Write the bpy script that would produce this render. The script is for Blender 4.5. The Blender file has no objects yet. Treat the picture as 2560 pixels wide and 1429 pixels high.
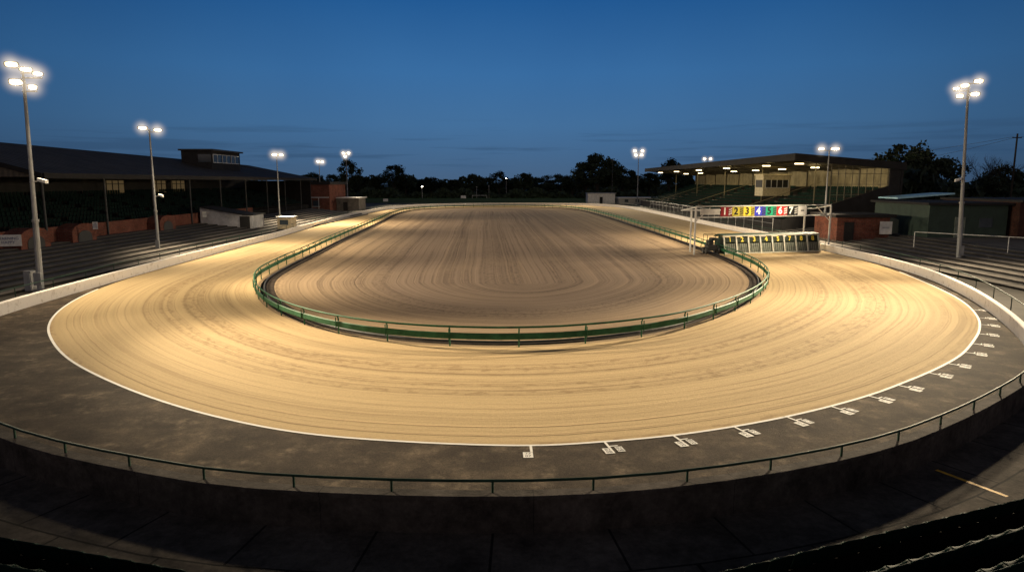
import bpy, math, random
from mathutils import Vector, Matrix
random.seed(7)
S=bpy.context.scene
COL=S.collection
rad=math.radians

# ------------------------------------------------------------------ materials
def new_mat(name):
    m=bpy.data.materials.new(name); m.use_nodes=True
    nt=m.node_tree; nt.nodes.clear()
    out=nt.nodes.new('ShaderNodeOutputMaterial')
    b=nt.nodes.new('ShaderNodeBsdfPrincipled')
    nt.links.new(b.outputs[0],out.inputs[0])
    return m,nt,b
def N(nt,t,**k):
    n=nt.nodes.new(t)
    for a,v in k.items(): setattr(n,a,v)
    return n
def L(nt,a,b): nt.links.new(a,b)
def ramp(nt,fac,stops):
    r=N(nt,'ShaderNodeValToRGB'); e=r.color_ramp.elements
    while len(e)<len(stops): e.new(0.5)
    for i,(p,c) in enumerate(stops):
        e[i].position=p; e[i].color=(c[0],c[1],c[2],1)
    L(nt,fac,r.inputs[0]); return r
def gray(nt,fac,stops): return ramp(nt,fac,[(p,(v,v,v)) for p,v in stops]).outputs[0]
def math_(nt,op,a,b=None,c=None,clamp=False):
    n=N(nt,'ShaderNodeMath',operation=op); n.use_clamp=clamp
    for i,v in enumerate((a,b,c)):
        if v is None: continue
        if isinstance(v,(int,float)): n.inputs[i].default_value=v
        else: L(nt,v,n.inputs[i])
    return n.outputs[0]
def mixc(nt,f,a,b,mode='MIX'):
    n=N(nt,'ShaderNodeMix',data_type='RGBA',blend_type=mode)
    if isinstance(f,(int,float)): n.inputs[0].default_value=f
    else: L(nt,f,n.inputs[0])
    for i,v in ((6,a),(7,b)):
        if isinstance(v,(tuple,list)): n.inputs[i].default_value=(v[0],v[1],v[2],1)
        else: L(nt,v,n.inputs[i])
    return n.outputs[2]
def noise(nt,vec,scale,detail=4,rough=0.6):
    n=N(nt,'ShaderNodeTexNoise'); n.inputs['Scale'].default_value=scale
    n.inputs['Detail'].default_value=detail; n.inputs['Roughness'].default_value=rough
    L(nt,vec,n.inputs['Vector']); return n.outputs[0]
def paint(name,col,rough=0.6,metal=0.0,var=0.35,scale=3.0,bump=0.15,stretch=None,spec=None):
    m,nt,b=new_mat(name)
    tc=N(nt,'ShaderNodeTexCoord'); v=tc.outputs['Object']
    if stretch:
        mp=N(nt,'ShaderNodeMapping'); mp.inputs['Scale'].default_value=stretch; L(nt,v,mp.inputs[0]); v=mp.outputs[0]
    n=noise(nt,v,scale,6,0.65)
    d=tuple(c*(1-var) for c in col); l=tuple(min(1,c*(1+var*0.5)) for c in col)
    r=ramp(nt,n,[(0.3,d),(0.65,l)])
    L(nt,r.outputs[0],b.inputs['Base Color'])
    b.inputs['Roughness'].default_value=rough; b.inputs['Metallic'].default_value=metal
    if spec is not None: b.inputs['Specular IOR Level'].default_value=spec
    if bump:
        n2=noise(nt,v,scale*8,3,0.6)
        bp=N(nt,'ShaderNodeBump'); bp.inputs['Strength'].default_value=bump; bp.inputs['Distance'].default_value=0.02
        L(nt,n2,bp.inputs['Height']); L(nt,bp.outputs[0],b.inputs['Normal'])
    return m
def emit(name,col,st,base=0.8):
    m,nt,b=new_mat(name)
    b.inputs['Base Color'].default_value=(base,base,base,1)
    b.inputs['Emission Color'].default_value=(*col,1); b.inputs['Emission Strength'].default_value=st
    try: m.cycles.emission_sampling='NONE'
    except Exception: pass
    return m
def brick(name,c1,c2,mortar,scale=1.0,bw=0.45,bh=0.15,ms=0.02,use_uv=False,grime=(0.45,1.25)):
    m,nt,b=new_mat(name)
    tc=N(nt,'ShaderNodeTexCoord')
    if use_uv: v=tc.outputs['UV']
    else:
        sp=N(nt,'ShaderNodeSeparateXYZ'); L(nt,tc.outputs['Object'],sp.inputs[0])
        s=math_(nt,'ADD',sp.outputs[0],sp.outputs[1])
        cb=N(nt,'ShaderNodeCombineXYZ'); L(nt,s,cb.inputs[0]); L(nt,sp.outputs[2],cb.inputs[1]); v=cb.outputs[0]
    t=N(nt,'ShaderNodeTexBrick'); L(nt,v,t.inputs['Vector'])
    t.inputs['Color1'].default_value=(*c1,1); t.inputs['Color2'].default_value=(*c2,1); t.inputs['Mortar'].default_value=(*mortar,1)
    t.inputs['Scale'].default_value=scale; t.inputs['Brick Width'].default_value=bw; t.inputs['Row Height'].default_value=bh; t.inputs['Mortar Size'].default_value=ms
    n=noise(nt,tc.outputs['Object'],0.8,7,0.75); nf=noise(nt,tc.outputs['Object'],5,6,0.8)
    c=mixc(nt,1.0,t.outputs[0],gray(nt,n,[(0.3,grime[0]),(0.7,grime[1])]),'MULTIPLY')
    c=mixc(nt,1.0,c,gray(nt,nf,[(0.3,0.65),(0.7,1.35)]),'MULTIPLY')
    L(nt,c,b.inputs['Base Color']); b.inputs['Roughness'].default_value=0.95; b.inputs['Specular IOR Level'].default_value=0.1
    n3=noise(nt,tc.outputs['Object'],12,4,0.7); bp=N(nt,'ShaderNodeBump'); bp.inputs['Strength'].default_value=0.6; bp.inputs['Distance'].default_value=0.02
    L(nt,n3,bp.inputs['Height']); L(nt,bp.outputs[0],b.inputs['Normal'])
    return m

TOT=425.0
def sand_mat(name,edge,mid,dark,blendv,groove=1.0,fine=1.0,vs=1.0,us=1.0,warp=1.2):
    m,nt,b=new_mat(name)
    uv=N(nt,'ShaderNodeUVMap'); uv.uv_map='UVMap'
    sp=N(nt,'ShaderNodeSeparateXYZ'); L(nt,uv.outputs[0],sp.inputs[0])
    tc=N(nt,'ShaderNodeTexCoord'); ob=tc.outputs['Object']
    low=noise(nt,ob,0.035,1,0.5); low2=noise(nt,ob,0.5,2,0.5)
    vv=math_(nt,'MULTIPLY_ADD',low,warp,sp.outputs[1]); vv=math_(nt,'MULTIPLY_ADD',low2,0.10,vv)
    th=math_(nt,'MULTIPLY',sp.outputs[0],2*math.pi)
    co=math_(nt,'COSINE',th); si=math_(nt,'SINE',th)
    def lay(su,sv,detail,rough,off):
        R=TOT*su/(2*math.pi)
        cb=N(nt,'ShaderNodeCombineXYZ')
        L(nt,math_(nt,'MULTIPLY_ADD',co,R,off),cb.inputs[0]); L(nt,math_(nt,'MULTIPLY',si,R),cb.inputs[1]); L(nt,math_(nt,'MULTIPLY',vv,sv),cb.inputs[2])
        return noise(nt,cb.outputs[0],1.0,detail,rough)
    n1=lay(0.008*us,1.0*vs,2,0.45,0)        # broad bands
    n2=lay(0.012*us,2.0*vs,1,0.4,37)        # crisp grooves
    n3=lay(2.2,3.6,2,0.6,513)               # chopped marks
    n6=lay(0.02*us,7.0*vs,2,0.5,97)         # fine rake
    n7=lay(0.010*us,1.3*vs,1,0.4,211)       # second set of tyre lines
    n4=noise(nt,ob,0.14,4,0.55)
    n5=noise(nt,ob,11.0,6,0.8)
    n8=noise(nt,ob,0.9,4,0.6)
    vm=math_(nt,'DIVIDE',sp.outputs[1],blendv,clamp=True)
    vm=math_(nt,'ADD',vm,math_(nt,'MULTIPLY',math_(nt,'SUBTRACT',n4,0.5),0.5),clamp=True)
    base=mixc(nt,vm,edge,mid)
    c=mixc(nt,math_(nt,'MULTIPLY',gray(nt,n1,[(0.36,1),(0.56,0)]),0.22*groove),base,dark)
    gate=gray(nt,n4,[(0.38,0.15),(0.58,1)])
    gate2=gray(nt,n8,[(0.35,0.35),(0.6,1)])
    ln1=gray(nt,n2,[(0.44,0),(0.475,1),(0.49,1),(0.525,0)])
    ln2=gray(nt,n7,[(0.46,0),(0.482,1),(0.496,1),(0.52,0)])
    c=mixc(nt,math_(nt,'MULTIPLY',math_(nt,'MULTIPLY',ln1,gate),0.40*groove),c,dark)
    c=mixc(nt,math_(nt,'MULTIPLY',math_(nt,'MULTIPLY',ln2,gate2),0.50*groove),c,dark)
    c=mixc(nt,math_(nt,'MULTIPLY',gray(nt,n2,[(0.515,0),(0.54,1),(0.58,0)]),0.12),c,tuple(min(1,q*1.35) for q in edge))
    gg=gray(nt,n1,[(0.40,1),(0.47,0)])
    c=mixc(nt,math_(nt,'MULTIPLY',math_(nt,'MULTIPLY',gray(nt,n3,[(0.38,1),(0.48,0)]),gg),0.5),c,dark)
    c=mixc(nt,fine,c,gray(nt,n6,[(0.3,0.84),(0.7,1.12)]),'MULTIPLY')
    c=mixc(nt,1.0,c,gray(nt,n5,[(0.3,0.84),(0.7,1.10)]),'MULTIPLY')
    L(nt,c,b.inputs['Base Color']); b.inputs['Roughness'].default_value=0.95; b.inputs['Specular IOR Level'].default_value=0.1
    h=math_(nt,'ADD',math_(nt,'MULTIPLY',n1,0.4),math_(nt,'MULTIPLY',n2,0.4))
    h=math_(nt,'SUBTRACT',h,math_(nt,'MULTIPLY',ln1,0.12*groove)); h=math_(nt,'SUBTRACT',h,math_(nt,'MULTIPLY',ln2,0.18*groove))
    h=math_(nt,'ADD',h,math_(nt,'MULTIPLY',n3,0.2)); h=math_(nt,'ADD',h,math_(nt,'MULTIPLY',n5,0.35)); h=math_(nt,'ADD',h,math_(nt,'MULTIPLY',n6,0.3*fine))
    bp=N(nt,'ShaderNodeBump'); bp.inputs['Strength'].default_value=0.55; bp.inputs['Distance'].default_value=0.08
    L(nt,h,bp.inputs['Height']); L(nt,bp.outputs[0],b.inputs['Normal'])
    return m

def asphalt_mat():
    m,nt,b=new_mat('apron_asphalt')
    tc=N(nt,'ShaderNodeTexCoord'); ob=tc.outputs['Object']
    n1=noise(nt,ob,0.6,7,0.68); n2=noise(nt,ob,16,6,0.85); n3=noise(nt,ob,0.9,5,0.65); n4=noise(nt,ob,3.5,5,0.7)
    c=ramp(nt,n1,[(0.36,(0.036,0.028,0.022)),(0.52,(0.062,0.048,0.036)),(0.62,(0.100,0.077,0.055)),(0.76,(0.23,0.175,0.12))])
    c2=mixc(nt,1.0,c.outputs[0],gray(nt,n2,[(0.3,0.45),(0.7,1.55)]),'MULTIPLY')
    c3=mixc(nt,math_(nt,'MULTIPLY',math_(nt,'MULTIPLY',gray(nt,n3,[(0.51,0),(0.70,1)]),gray(nt,n4,[(0.42,0.1),(0.62,1)])),0.65),c2,(0.28,0.22,0.155))
    L(nt,c3,b.inputs['Base Color']); b.inputs['Roughness'].default_value=0.95; b.inputs['Specular IOR Level'].default_value=0.12
    bp=N(nt,'ShaderNodeBump'); bp.inputs['Strength'].default_value=0.8; bp.inputs['Distance'].default_value=0.02
    L(nt,n2,bp.inputs['Height']); L(nt,bp.outputs[0],b.inputs['Normal'])
    return m

SAND=sand_mat('raked_sand',(0.51,0.375,0.205),(0.54,0.405,0.225),(0.25,0.165,0.085),6.0,0.9,0.5,1.0,1.0,1.6)
INF=sand_mat('infield_sand',(0.38,0.275,0.165),(0.225,0.168,0.128),(0.080,0.057,0.044),10.0,1.05,0.9,0.8,0.45,0.9)  # grey-brown centre also carries the weaker light there in its colour
ASPH=asphalt_mat()
def white_paint_mat(name,col=(0.72,0.70,0.67),wear=0.45,dirt=(0.28,0.25,0.2)):
    m,nt,b=new_mat(name)
    tc=N(nt,'ShaderNodeTexCoord'); ob=tc.outputs['Object']
    n=noise(nt,ob,2.5,8,0.75)
    r=ramp(nt,n,[(wear-0.12,dirt),(wear,col)])
    L(nt,r.outputs[0],b.inputs['Base Color']); b.inputs['Roughness'].default_value=0.8
    return m
WLINE=white_paint_mat('line_paint',(0.82,0.80,0.76),0.42)
WWALL=white_paint_mat('whitewash',(0.80,0.76,0.72),0.46,(0.50,0.45,0.40))
TIERD=paint('shaded_tier_concrete',(0.020,0.018,0.016),0.95,var=0.5,scale=1.2,bump=0.4,spec=0.1)  # tier concrete darkened so the stands' shade sits in its colour
SHADE=paint('shade_black_concrete',(0.010,0.010,0.009),1.0,var=0.5,scale=1.2,bump=0.4,spec=0.0)  # near-black concrete: shade under the seat rows put into its colour
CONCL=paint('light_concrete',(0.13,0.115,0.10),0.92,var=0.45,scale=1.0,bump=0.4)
RISERSHADE=paint('riser_shade_paint',(0.02,0.018,0.016),0.95,var=0.4,scale=1.0,bump=0.3)  # near-black colour paints shade on risers and the back of treads
BLKWALL=brick('blackened_wall',(0.062,0.053,0.047),(0.056,0.049,0.043),(0.034,0.030,0.027),1.0,4.8,1.9,0.012,True,(0.25,1.7))
GREEN=paint('green_rail_paint',(0.030,0.125,0.058),0.6,var=0.4,scale=2,spec=0.2)
MGREEN=paint('aged_green_paint',(0.014,0.042,0.026),0.6,var=0.35,scale=2,spec=0.2)
DGREEN=paint('dark_green_paint',(0.012,0.038,0.026),0.6,var=0.3,scale=2,spec=0.2)
SEATM=paint('green_seat_plastic',(0.004,0.017,0.013),0.7,var=0.4,scale=2,bump=0,spec=0.1)
SEATF=paint('shaded_seat_plastic',(0.005,0.014,0.012),0.8,var=0.4,scale=1,bump=0,spec=0.05)  # same seat plastic, darkened to put the left stand's shade into colour
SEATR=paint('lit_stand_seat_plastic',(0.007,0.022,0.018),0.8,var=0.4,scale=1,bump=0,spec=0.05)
GALV=paint('galvanised_steel',(0.30,0.30,0.30),0.5,0.6,var=0.3,scale=4)
MASTM=paint('mast_grey_paint',(0.26,0.27,0.28),0.55,0.1,var=0.3,scale=2,stretch=(1,1,0.3))
DSTEEL=paint('dark_steel',(0.04,0.042,0.045),0.6,0.3,var=0.4,scale=3)
WSTEEL=paint('white_steel',(0.62,0.62,0.60),0.5,0.0,var=0.25,scale=2)
def corr(name,col,freq=2.5,axis=1):
    m,nt,b=new_mat(name)
    tc=N(nt,'ShaderNodeTexCoord'); sp=N(nt,'ShaderNodeSeparateXYZ'); L(nt,tc.outputs['Object'],sp.inputs[0])
    s=math_(nt,'SINE',math_(nt,'MULTIPLY',sp.outputs[axis],freq*6.283))
    n=noise(nt,tc.outputs['Object'],0.5,6,0.7)
    r=ramp(nt,n,[(0.3,tuple(c*0.55 for c in col)),(0.7,tuple(c*1.2 for c in col))])
    L(nt,r.outputs[0],b.inputs['Base Color']); b.inputs['Roughness'].default_value=0.8; b.inputs['Specular IOR Level'].default_value=0.2
    bp=N(nt,'ShaderNodeBump'); bp.inputs['Strength'].default_value=0.7; bp.inputs['Distance'].default_value=0.06
    L(nt,s,bp.inputs['Height']); L(nt,bp.outputs[0],b.inputs['Normal'])
    return m
CORR=corr('grey_corrugated_roof',(0.060,0.052,0.048),0.9,1)
CORRX=corr('pale_corrugated_sheet',(0.16,0.14,0.11),2.0,0)
CREAM=corr('cream_panels',(0.27,0.235,0.14),0.5,1)
FASC=paint('dark_fascia',(0.025,0.024,0.024),0.8,var=0.3,scale=1,spec=0.2)
SOFF=paint('soffit_sheet',(0.15,0.135,0.09),0.8,var=0.35,scale=0.8,stretch=(1,2,1))
REDB=brick('red_brick',(0.22,0.065,0.042),(0.16,0.048,0.034),(0.14,0.105,0.085))
DRYB=brick('dark_brick',(0.09,0.034,0.024),(0.06,0.026,0.02),(0.05,0.042,0.038))
GRASS=paint('dark_grass',(0.022,0.035,0.014),0.95,var=0.5,scale=0.6,bump=0.6)
GROUNDM=paint('rough_ground',(0.055,0.048,0.038),0.95,var=0.5,scale=0.3,bump=0.5)
BARK=paint('bark',(0.03,0.024,0.018),0.95,var=0.4,scale=3)
LEAF=paint('leaves',(0.024,0.040,0.016),0.8,var=0.6,scale=0.5,bump=0)
BLACK=paint('black_panel',(0.012,0.012,0.012),0.6,var=0.3,scale=3)
SHADESOIL=paint('soil_strip_shade',(0.05,0.038,0.03),0.95,var=0.5,scale=2,spec=0.1)
GLASS=paint('dark_glass',(0.05,0.065,0.08),0.15,0.0,var=0.3,scale=0.5,bump=0)
YEL=paint('yellow_paint',(0.80,0.42,0.02),0.7,var=0.4,scale=5)
LENS=emit('floodlight_lens_glow',(1.0,0.70,0.40),2.6)
CORE=emit('floodlight_core_glow',(1.0,0.88,0.68),40)
TUBE=emit('strip_light_glow',(1.0,0.76,0.40),8)
WARM=emit('lit_window_glow',(1.0,0.66,0.28),0.06,0.02)
def bloom_mat():
    m=bpy.data.materials.new('lamp_bloom_glow'); m.use_nodes=True; nt=m.node_tree; nt.nodes.clear()  # glowing ball added round each lamp to imitate lens bloom
    out=N(nt,'ShaderNodeOutputMaterial'); e=N(nt,'ShaderNodeEmission'); L(nt,e.outputs[0],out.inputs['Volume'])
    tc=N(nt,'ShaderNodeTexCoord'); ln=N(nt,'ShaderNodeVectorMath',operation='LENGTH'); L(nt,tc.outputs['Object'],ln.inputs[0])
    k=math_(nt,'SUBTRACT',1.0,ln.outputs['Value'],clamp=True); k=math_(nt,'POWER',k,3.2)
    oi=N(nt,'ShaderNodeObjectInfo'); a=math_(nt,'MULTIPLY',k,1.9)
    # object colour alpha carries 1/radius so that the halo brightness does not depend on its size
    a=math_(nt,'MULTIPLY',a,oi.outputs['Alpha'])
    L(nt,a,e.inputs['Strength']); e.inputs['Color'].default_value=(1.0,0.80,0.55,1)
    return m
BLOOM=bloom_mat()

# ------------------------------------------------------------------ geometry helpers
def link(o): COL.objects.link(o); return o
def thing(name,loc,label,cat,group=None):
    e=bpy.data.objects.new(name,None); e.empty_display_size=0.3; e.location=loc; link(e)
    tag(e,label,cat,group); return e
def tag(o,label=None,cat=None,group=None):
    if label: o['label']=label
    if cat: o['category']=cat
    if group: o['group']=group
    return o
def par(o,p,local=False):
    o.parent=p
    if not local: o.matrix_parent_inverse=Matrix.Translation(p.location).inverted()
    return o
class MB:
    def __init__(s): s.v=[];s.f=[];s.uv=None
    def quadbox(s,c,ax,ay,az):
        c=Vector(c);ax=Vector(ax);ay=Vector(ay);az=Vector(az);b=len(s.v)
        for k in (-1,1):
            for j in (-1,1):
                for i in (-1,1): s.v.append(tuple(c+ax*i+ay*j+az*k))
        for q in ((0,2,3,1),(4,5,7,6),(0,1,5,4),(2,6,7,3),(0,4,6,2),(1,3,7,5)): s.f.append(tuple(b+i for i in q))
        return s
    def box(s,x0,x1,y0,y1,z0,z1):
        return s.quadbox(((x0+x1)/2,(y0+y1)/2,(z0+z1)/2),((x1-x0)/2,0,0),(0,(y1-y0)/2,0),(0,0,(z1-z0)/2))
    def tube(s,a,b_,r0,r1=None,n=10,cap=True):
        a=Vector(a);b_=Vector(b_); r1=r0 if r1 is None else r1
        d=(b_-a).normalized(); u=d.orthogonal().normalized(); w=d.cross(u); o=len(s.v)
        for p,r in ((a,r0),(b_,r1)):
            for i in range(n):
                t=2*math.pi*i/n; s.v.append(tuple(p+(u*math.cos(t)+w*math.sin(t))*r))
        for i in range(n):
            j=(i+1)%n; s.f.append((o+i,o+j,o+n+j,o+n+i))
        if cap: s.f.append(tuple(o+i for i in range(n))[::-1]); s.f.append(tuple(o+n+i for i in range(n)))
        return s
    def bar(s,a,b_,w,h=None):
        a=Vector(a);b_=Vector(b_);h=h or w
        d=(b_-a); up=Vector((0,0,1)) if abs(d.normalized().z)<0.95 else Vector((0,1,0))
        side=d.cross(up).normalized(); up2=side.cross(d).normalized()
        return s.quadbox((a+b_)/2,d/2,side*w/2,up2*h/2)
    def prism(s,poly,axis,a,b_):
        o=len(s.v);n=len(poly)
        for t in (a,b_):
            for p in poly:
                s.v.append({'x':(t,p[0],p[1]),'y':(p[0],t,p[1]),'z':(p[0],p[1],t)}[axis])
        s.f.append(tuple(range(o,o+n))); s.f.append(tuple(range(o+n,o+2*n))[::-1])
        for i in range(n):
            j=(i+1)%n; s.f.append((o+j,o+i,o+n+i,o+n+j))
        return s
    def poly(s,pts):
        o=len(s.v); s.v+= [tuple(p) for p in pts]; s.f.append(tuple(range(o,o+len(pts)))); return s
    def build(s,name,mat,parent=None,local=False,smooth=False,bevel=0):
        me=bpy.data.meshes.new(name); me.from_pydata(s.v,[],s.f); me.materials.append(mat)
        if s.uv:
            ul=me.uv_layers.new(name='UVMap')
            for lp in me.loops: ul.data[lp.index].uv=s.uv[lp.vertex_index]
        if smooth:
            for p in me.polygons: p.use_smooth=True
        me.update()
        o=bpy.data.objects.new(name,me); link(o)
        if parent is not None: par(o,parent,local)
        if bevel:
            md=o.modifiers.new('bevel','BEVEL'); md.width=bevel; md.segments=2; md.limit_method='ANGLE'
        return o
def structure(o): o['kind']='structure'; return o
def stuff(o): o['kind']='stuff'; return o

def crom(pts,closed=True,sub=14):
    P=[Vector(p) for p in pts]; n=len(P); out=[]
    for i in range(n):
        p0,p1,p2,p3=P[(i-1)%n],P[i],P[(i+1)%n],P[(i+2)%n]
        t0=0.0; t1=t0+(p1-p0).length**0.5; t2=t1+(p2-p1).length**0.5; t3=t2+(p3-p2).length**0.5
        for k in range(sub):
            t=t1+(t2-t1)*k/sub
            a1=p0*((t1-t)/(t1-t0))+p1*((t-t0)/(t1-t0))
            a2=p1*((t2-t)/(t2-t1))+p2*((t-t1)/(t2-t1))
            a3=p2*((t3-t)/(t3-t2))+p3*((t-t2)/(t3-t2))
            b1=a1*((t2-t)/(t2-t0))+a2*((t-t0)/(t2-t0)); b2=a2*((t3-t)/(t3-t1))+a3*((t-t1)/(t3-t1))
            out.append(b1*((t2-t)/(t2-t1))+b2*((t-t1)/(t2-t1)))
    return out
def resample(pts,n,closed=False):
    P=list(pts)+([pts[0]] if closed else [])
    d=[0.0]
    for a,b in zip(P,P[1:]): d.append(d[-1]+(b-a).length)
    tot=d[-1]; out=[];j=0
    m=n if closed else n-1
    for i in range(n):
        t=tot*i/m
        while j<len(d)-2 and d[j+1]<t: j+=1
        seg=d[j+1]-d[j]; k=0 if seg==0 else (t-d[j])/seg
        out.append(P[j].lerp(P[j+1],min(max(k,0),1)))
    return out,tot
def nearest(pts,q):
    q=Vector(q); return min(range(len(pts)),key=lambda i:(pts[i]-q).length)
def sub_loop(pts,a,b):
    i=nearest(pts,a);j=nearest(pts,b); n=len(pts)
    out=[pts[i]]; 
    while i!=j: i=(i+1)%n; out.append(pts[i])
    return out
def normals(pts,closed):
    n=len(pts);out=[]
    for i in range(n):
        a=pts[(i-1)%n] if closed or i>0 else pts[i]; b=pts[(i+1)%n] if closed or i<n-1 else pts[i]
        d=(b-a).normalized(); out.append(Vector((-d.y,d.x)))
    return out
def sweep(pts,profile,closed,capprof=True):
    mb=MB(); nn=normals(pts,closed); m=len(profile); n=len(pts); mb.uv=[]; s=0
    plen=[0]
    for a,b in zip(profile,profile[1:]): plen.append(plen[-1]+math.hypot(b[0]-a[0],b[1]-a[1]))
    for i,(p,nr) in enumerate(zip(pts,nn)):
        if i: s+=(p-pts[i-1]).length
        for k,(o,z) in enumerate(profile):
            mb.v.append((p.x+nr.x*o,p.y+nr.y*o,z)); mb.uv.append((s,plen[k]))
    for i in range(n if closed else n-1):
        j=(i+1)%n
        for k in range(m if capprof else m-1):
            l=(k+1)%m; mb.f.append((i*m+k,j*m+k,j*m+l,i*m+l))
    if not closed and capprof:
        mb.f.append(tuple(range(m))); mb.f.append(tuple((n-1)*m+k for k in range(m))[::-1])
    return mb
def circ(o,z,r,n=8): return [(o+r*math.cos(2*math.pi*i/n),z+r*math.sin(2*math.pi*i/n)) for i in range(n)]
def text_mesh(txt,size,mat,name,loc,rot=(math.pi/2,0,0),parent=None,local=False,ext=0.01,bold=0.0):
    c=bpy.data.curves.new('t','FONT'); c.body=txt; c.size=size; c.extrude=ext; c.align_x='CENTER'; c.align_y='CENTER'; c.offset=bold
    o=bpy.data.objects.new('t',c); link(o)
    bpy.context.view_layer.update()
    me=bpy.data.meshes.new_from_object(o.evaluated_get(bpy.context.evaluated_depsgraph_get()))
    bpy.data.objects.remove(o); bpy.data.curves.remove(c)
    me.materials.clear(); me.materials.append(mat)
    k=bpy.data.objects.new(name,me); link(k); k.location=loc; k.rotation_euler=rot
    if parent is not None: par(k,parent,local)
    return k

# ------------------------------------------------------------------ plan curves (metres)
inner_p=[(0.3,28.5),(-1.3,28.5),(-4.4,29.1),(-7.4,30.6),(-10.2,33.0),(-12.8,36.2),(-15.0,39.9),(-16.8,44.0),(-18.2,48.6),(-19.2,56.1),(-19.9,65),(-21.1,79.6),(-22.6,101.3),(-24.3,125.8),(-26.3,153),(-25.5,173),(-19.8,186.5),(-10,193.5),(0,195.3),(8,192.5),(14,186),(17.6,174),(19.6,145),(20.4,108.6),(20.7,87.8),(20.7,76.5),(20.5,66.6),(20.2,59.8),(19.6,54.3),(18.4,48.8),(16.9,44.7),(15.0,40.9),(13.1,37.9),(10.9,35.0),(7.9,31.8),(5.0,29.9),(2.2,28.8)]
outer_p=[(0.5,17.5),(-3.1,17.8),(-6,18.45),(-8.6,19.6),(-11.4,21.3),(-14.7,23.8),(-17.8,26.6),(-20.6,29.8),(-22.9,33),(-25,37),(-26.7,41.7),(-27.9,47),(-28.75,55),(-29.3,67.7),(-30.1,87.8),(-31.8,112.7),(-33.0,147.4),(-32.0,180.7),(-27.5,198),(-15,209),(0,212.8),(12,212.3),(21.5,208),(28.5,198),(31.2,180),(32,151),(32.1,112),(32.3,89),(32.2,71.8),(31.4,58),(29.2,47.6),(26.9,40.2),(24.5,35.2),(22.5,32.1),(20.6,29.7),(18.4,27.2),(16.1,25.1),(13.9,23.35),(12,21.95),(9.65,20.5),(7.4,19.35),(4.7,18.3),(2.4,17.75)]
peri_p=[(0.4,14.6),(-1.6,14.6),(-3.9,14.75),(-6.7,15.15),(-9.3,16.0),(-11.9,17.05),(-14.4,18.4),(-19.3,21.9),(-23.3,26.2),(-25.8,30.5),(-27.1,35.3),(-27.75,41),(-28.2,46.5),(-28.8,55),(-29.4,67.7),(-30.2,87.8),(-31.9,112.7),(-33.1,147.4),(-32.1,180.7),(-27.6,198.2),(-15,209.2),(0,213),(12,212.5),(21.6,208.2),(28.7,198.1),(31.4,180),(32.2,151),(32.3,112),(32.5,89),(32.4,71.8),(31.9,58.5),(30.7,50.2),(28.3,42.1),(25.2,34.6),(22.3,28.9),(20.6,26.3),(18.2,23.6),(15.1,21),(12.4,19),(9.9,17.4),(7.3,16.2),(4.6,15.3),(2.4,14.8)]
IN=crom(inner_p); OUT=crom(outer_p); PER=crom(peri_p)
ki=[(0.3,28.5),(-18.2,48.6),(-26.3,153),(0,195.3),(18.0,170),(19.2,51.5)]
ko=[(0.5,17.5),(-28.1,48.6),(-33,150),(0,212.8),(31.6,170),(31.0,56)]
nseg=[44,70,36,36,70,44]
def keyed(pts,keys):
    res=[]
    for a,b,n in zip(keys,keys[1:]+keys[:1],nseg):
        r,_=resample(sub_loop(pts,a,b),n+1); res+=r[:-1]
    return res
INk=keyed(IN,ki); OUTk=keyed(OUT,ko)
P0=Vector((0.9,47.0));P1=Vector((-3.5,168.0))
sp=[]
for idx,n in enumerate(nseg):
    for i in range(n):
        t=i/n
        sp.append({0:P0,1:P0.lerp(P1,t),2:P1,3:P1,4:P1.lerp(P0,t),5:P0}[idx])
def loft(A,B,rows,z,vnorm=None):
    mb=MB(); mb.uv=[]; n=len(A)
    u=[0]
    for i in range(n): u.append(u[-1]+(A[(i+1)%n]-A[i]).length)
    for i in range(n+1):
        a=A[i%n];b=B[i%n]; w=vnorm or (b-a).length
        for r in range(rows+1):
            t=r/rows; p=a.lerp(b,t); mb.v.append((p.x,p.y,z)); mb.uv.append((u[i]/u[-1],w*t))
    m=rows+1
    for i in range(n):
        for r in range(rows): mb.f.append((i*m+r,i*m+r+1,(i+1)*m+r+1,(i+1)*m+r))
    return mb
structure(loft(INk,OUTk,10,0.0,11.0).build('sand_track',SAND))
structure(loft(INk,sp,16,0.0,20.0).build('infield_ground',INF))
mb=MB(); per_r,_=resample(PER,300,True); mb.poly([(p.x,p.y,-0.008) for p in per_r]); structure(mb.build('asphalt_apron',ASPH))

mb=MB(); mb.poly([(-1500,-300,-0.82),(1500,-300,-0.82),(1500,3000,-0.82),(-1500,3000,-0.82)]); structure(mb.build('ground',GRASS))
near_arc=sub_loop(per_r,(22.3,28.9),(-25.8,30.5))
mb=MB()
pl=[(-140,30.5)]+[(p.x,p.y) for p in near_arc[::-1]]+[(140,28.9),(140,300),(-140,300)]
mb.prism(pl,'z',-0.72,-0.02); structure(mb.build('stadium_ground',GROUNDM))

SLAB=brick('terrace_slabs',(0.090,0.074,0.060),(0.074,0.062,0.051),(0.016,0.014,0.013),1.0,2.6,1.9,0.03,True,(0.35,1.6))
mb=sweep(near_arc,[(0.1,-0.80),(14,-0.80)],False,capprof=False)
structure(mb.build('terrace_pavement',SLAB))
arcl=sub_loop(OUT,(30.6,53),(-27.4,44.5)); arcl,_=resample(arcl,260)
structure(sweep(arcl,[(-0.02,0.004),(0.085,0.004)],False,capprof=False).build('white_boundary_line',WLINE))
mb=MB(); a=Vector((11.65,17.7));b_=Vector((12.45,16.1)); d=(b_-a).normalized(); n_=Vector((-d.y,d.x))*0.06
mb.poly([(*(a-n_),-0.795),(*(b_-n_),-0.795),(*(b_+n_),-0.795),(*(a+n_),-0.795)]); structure(mb.build('yellow_painted_line',YEL))

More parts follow.
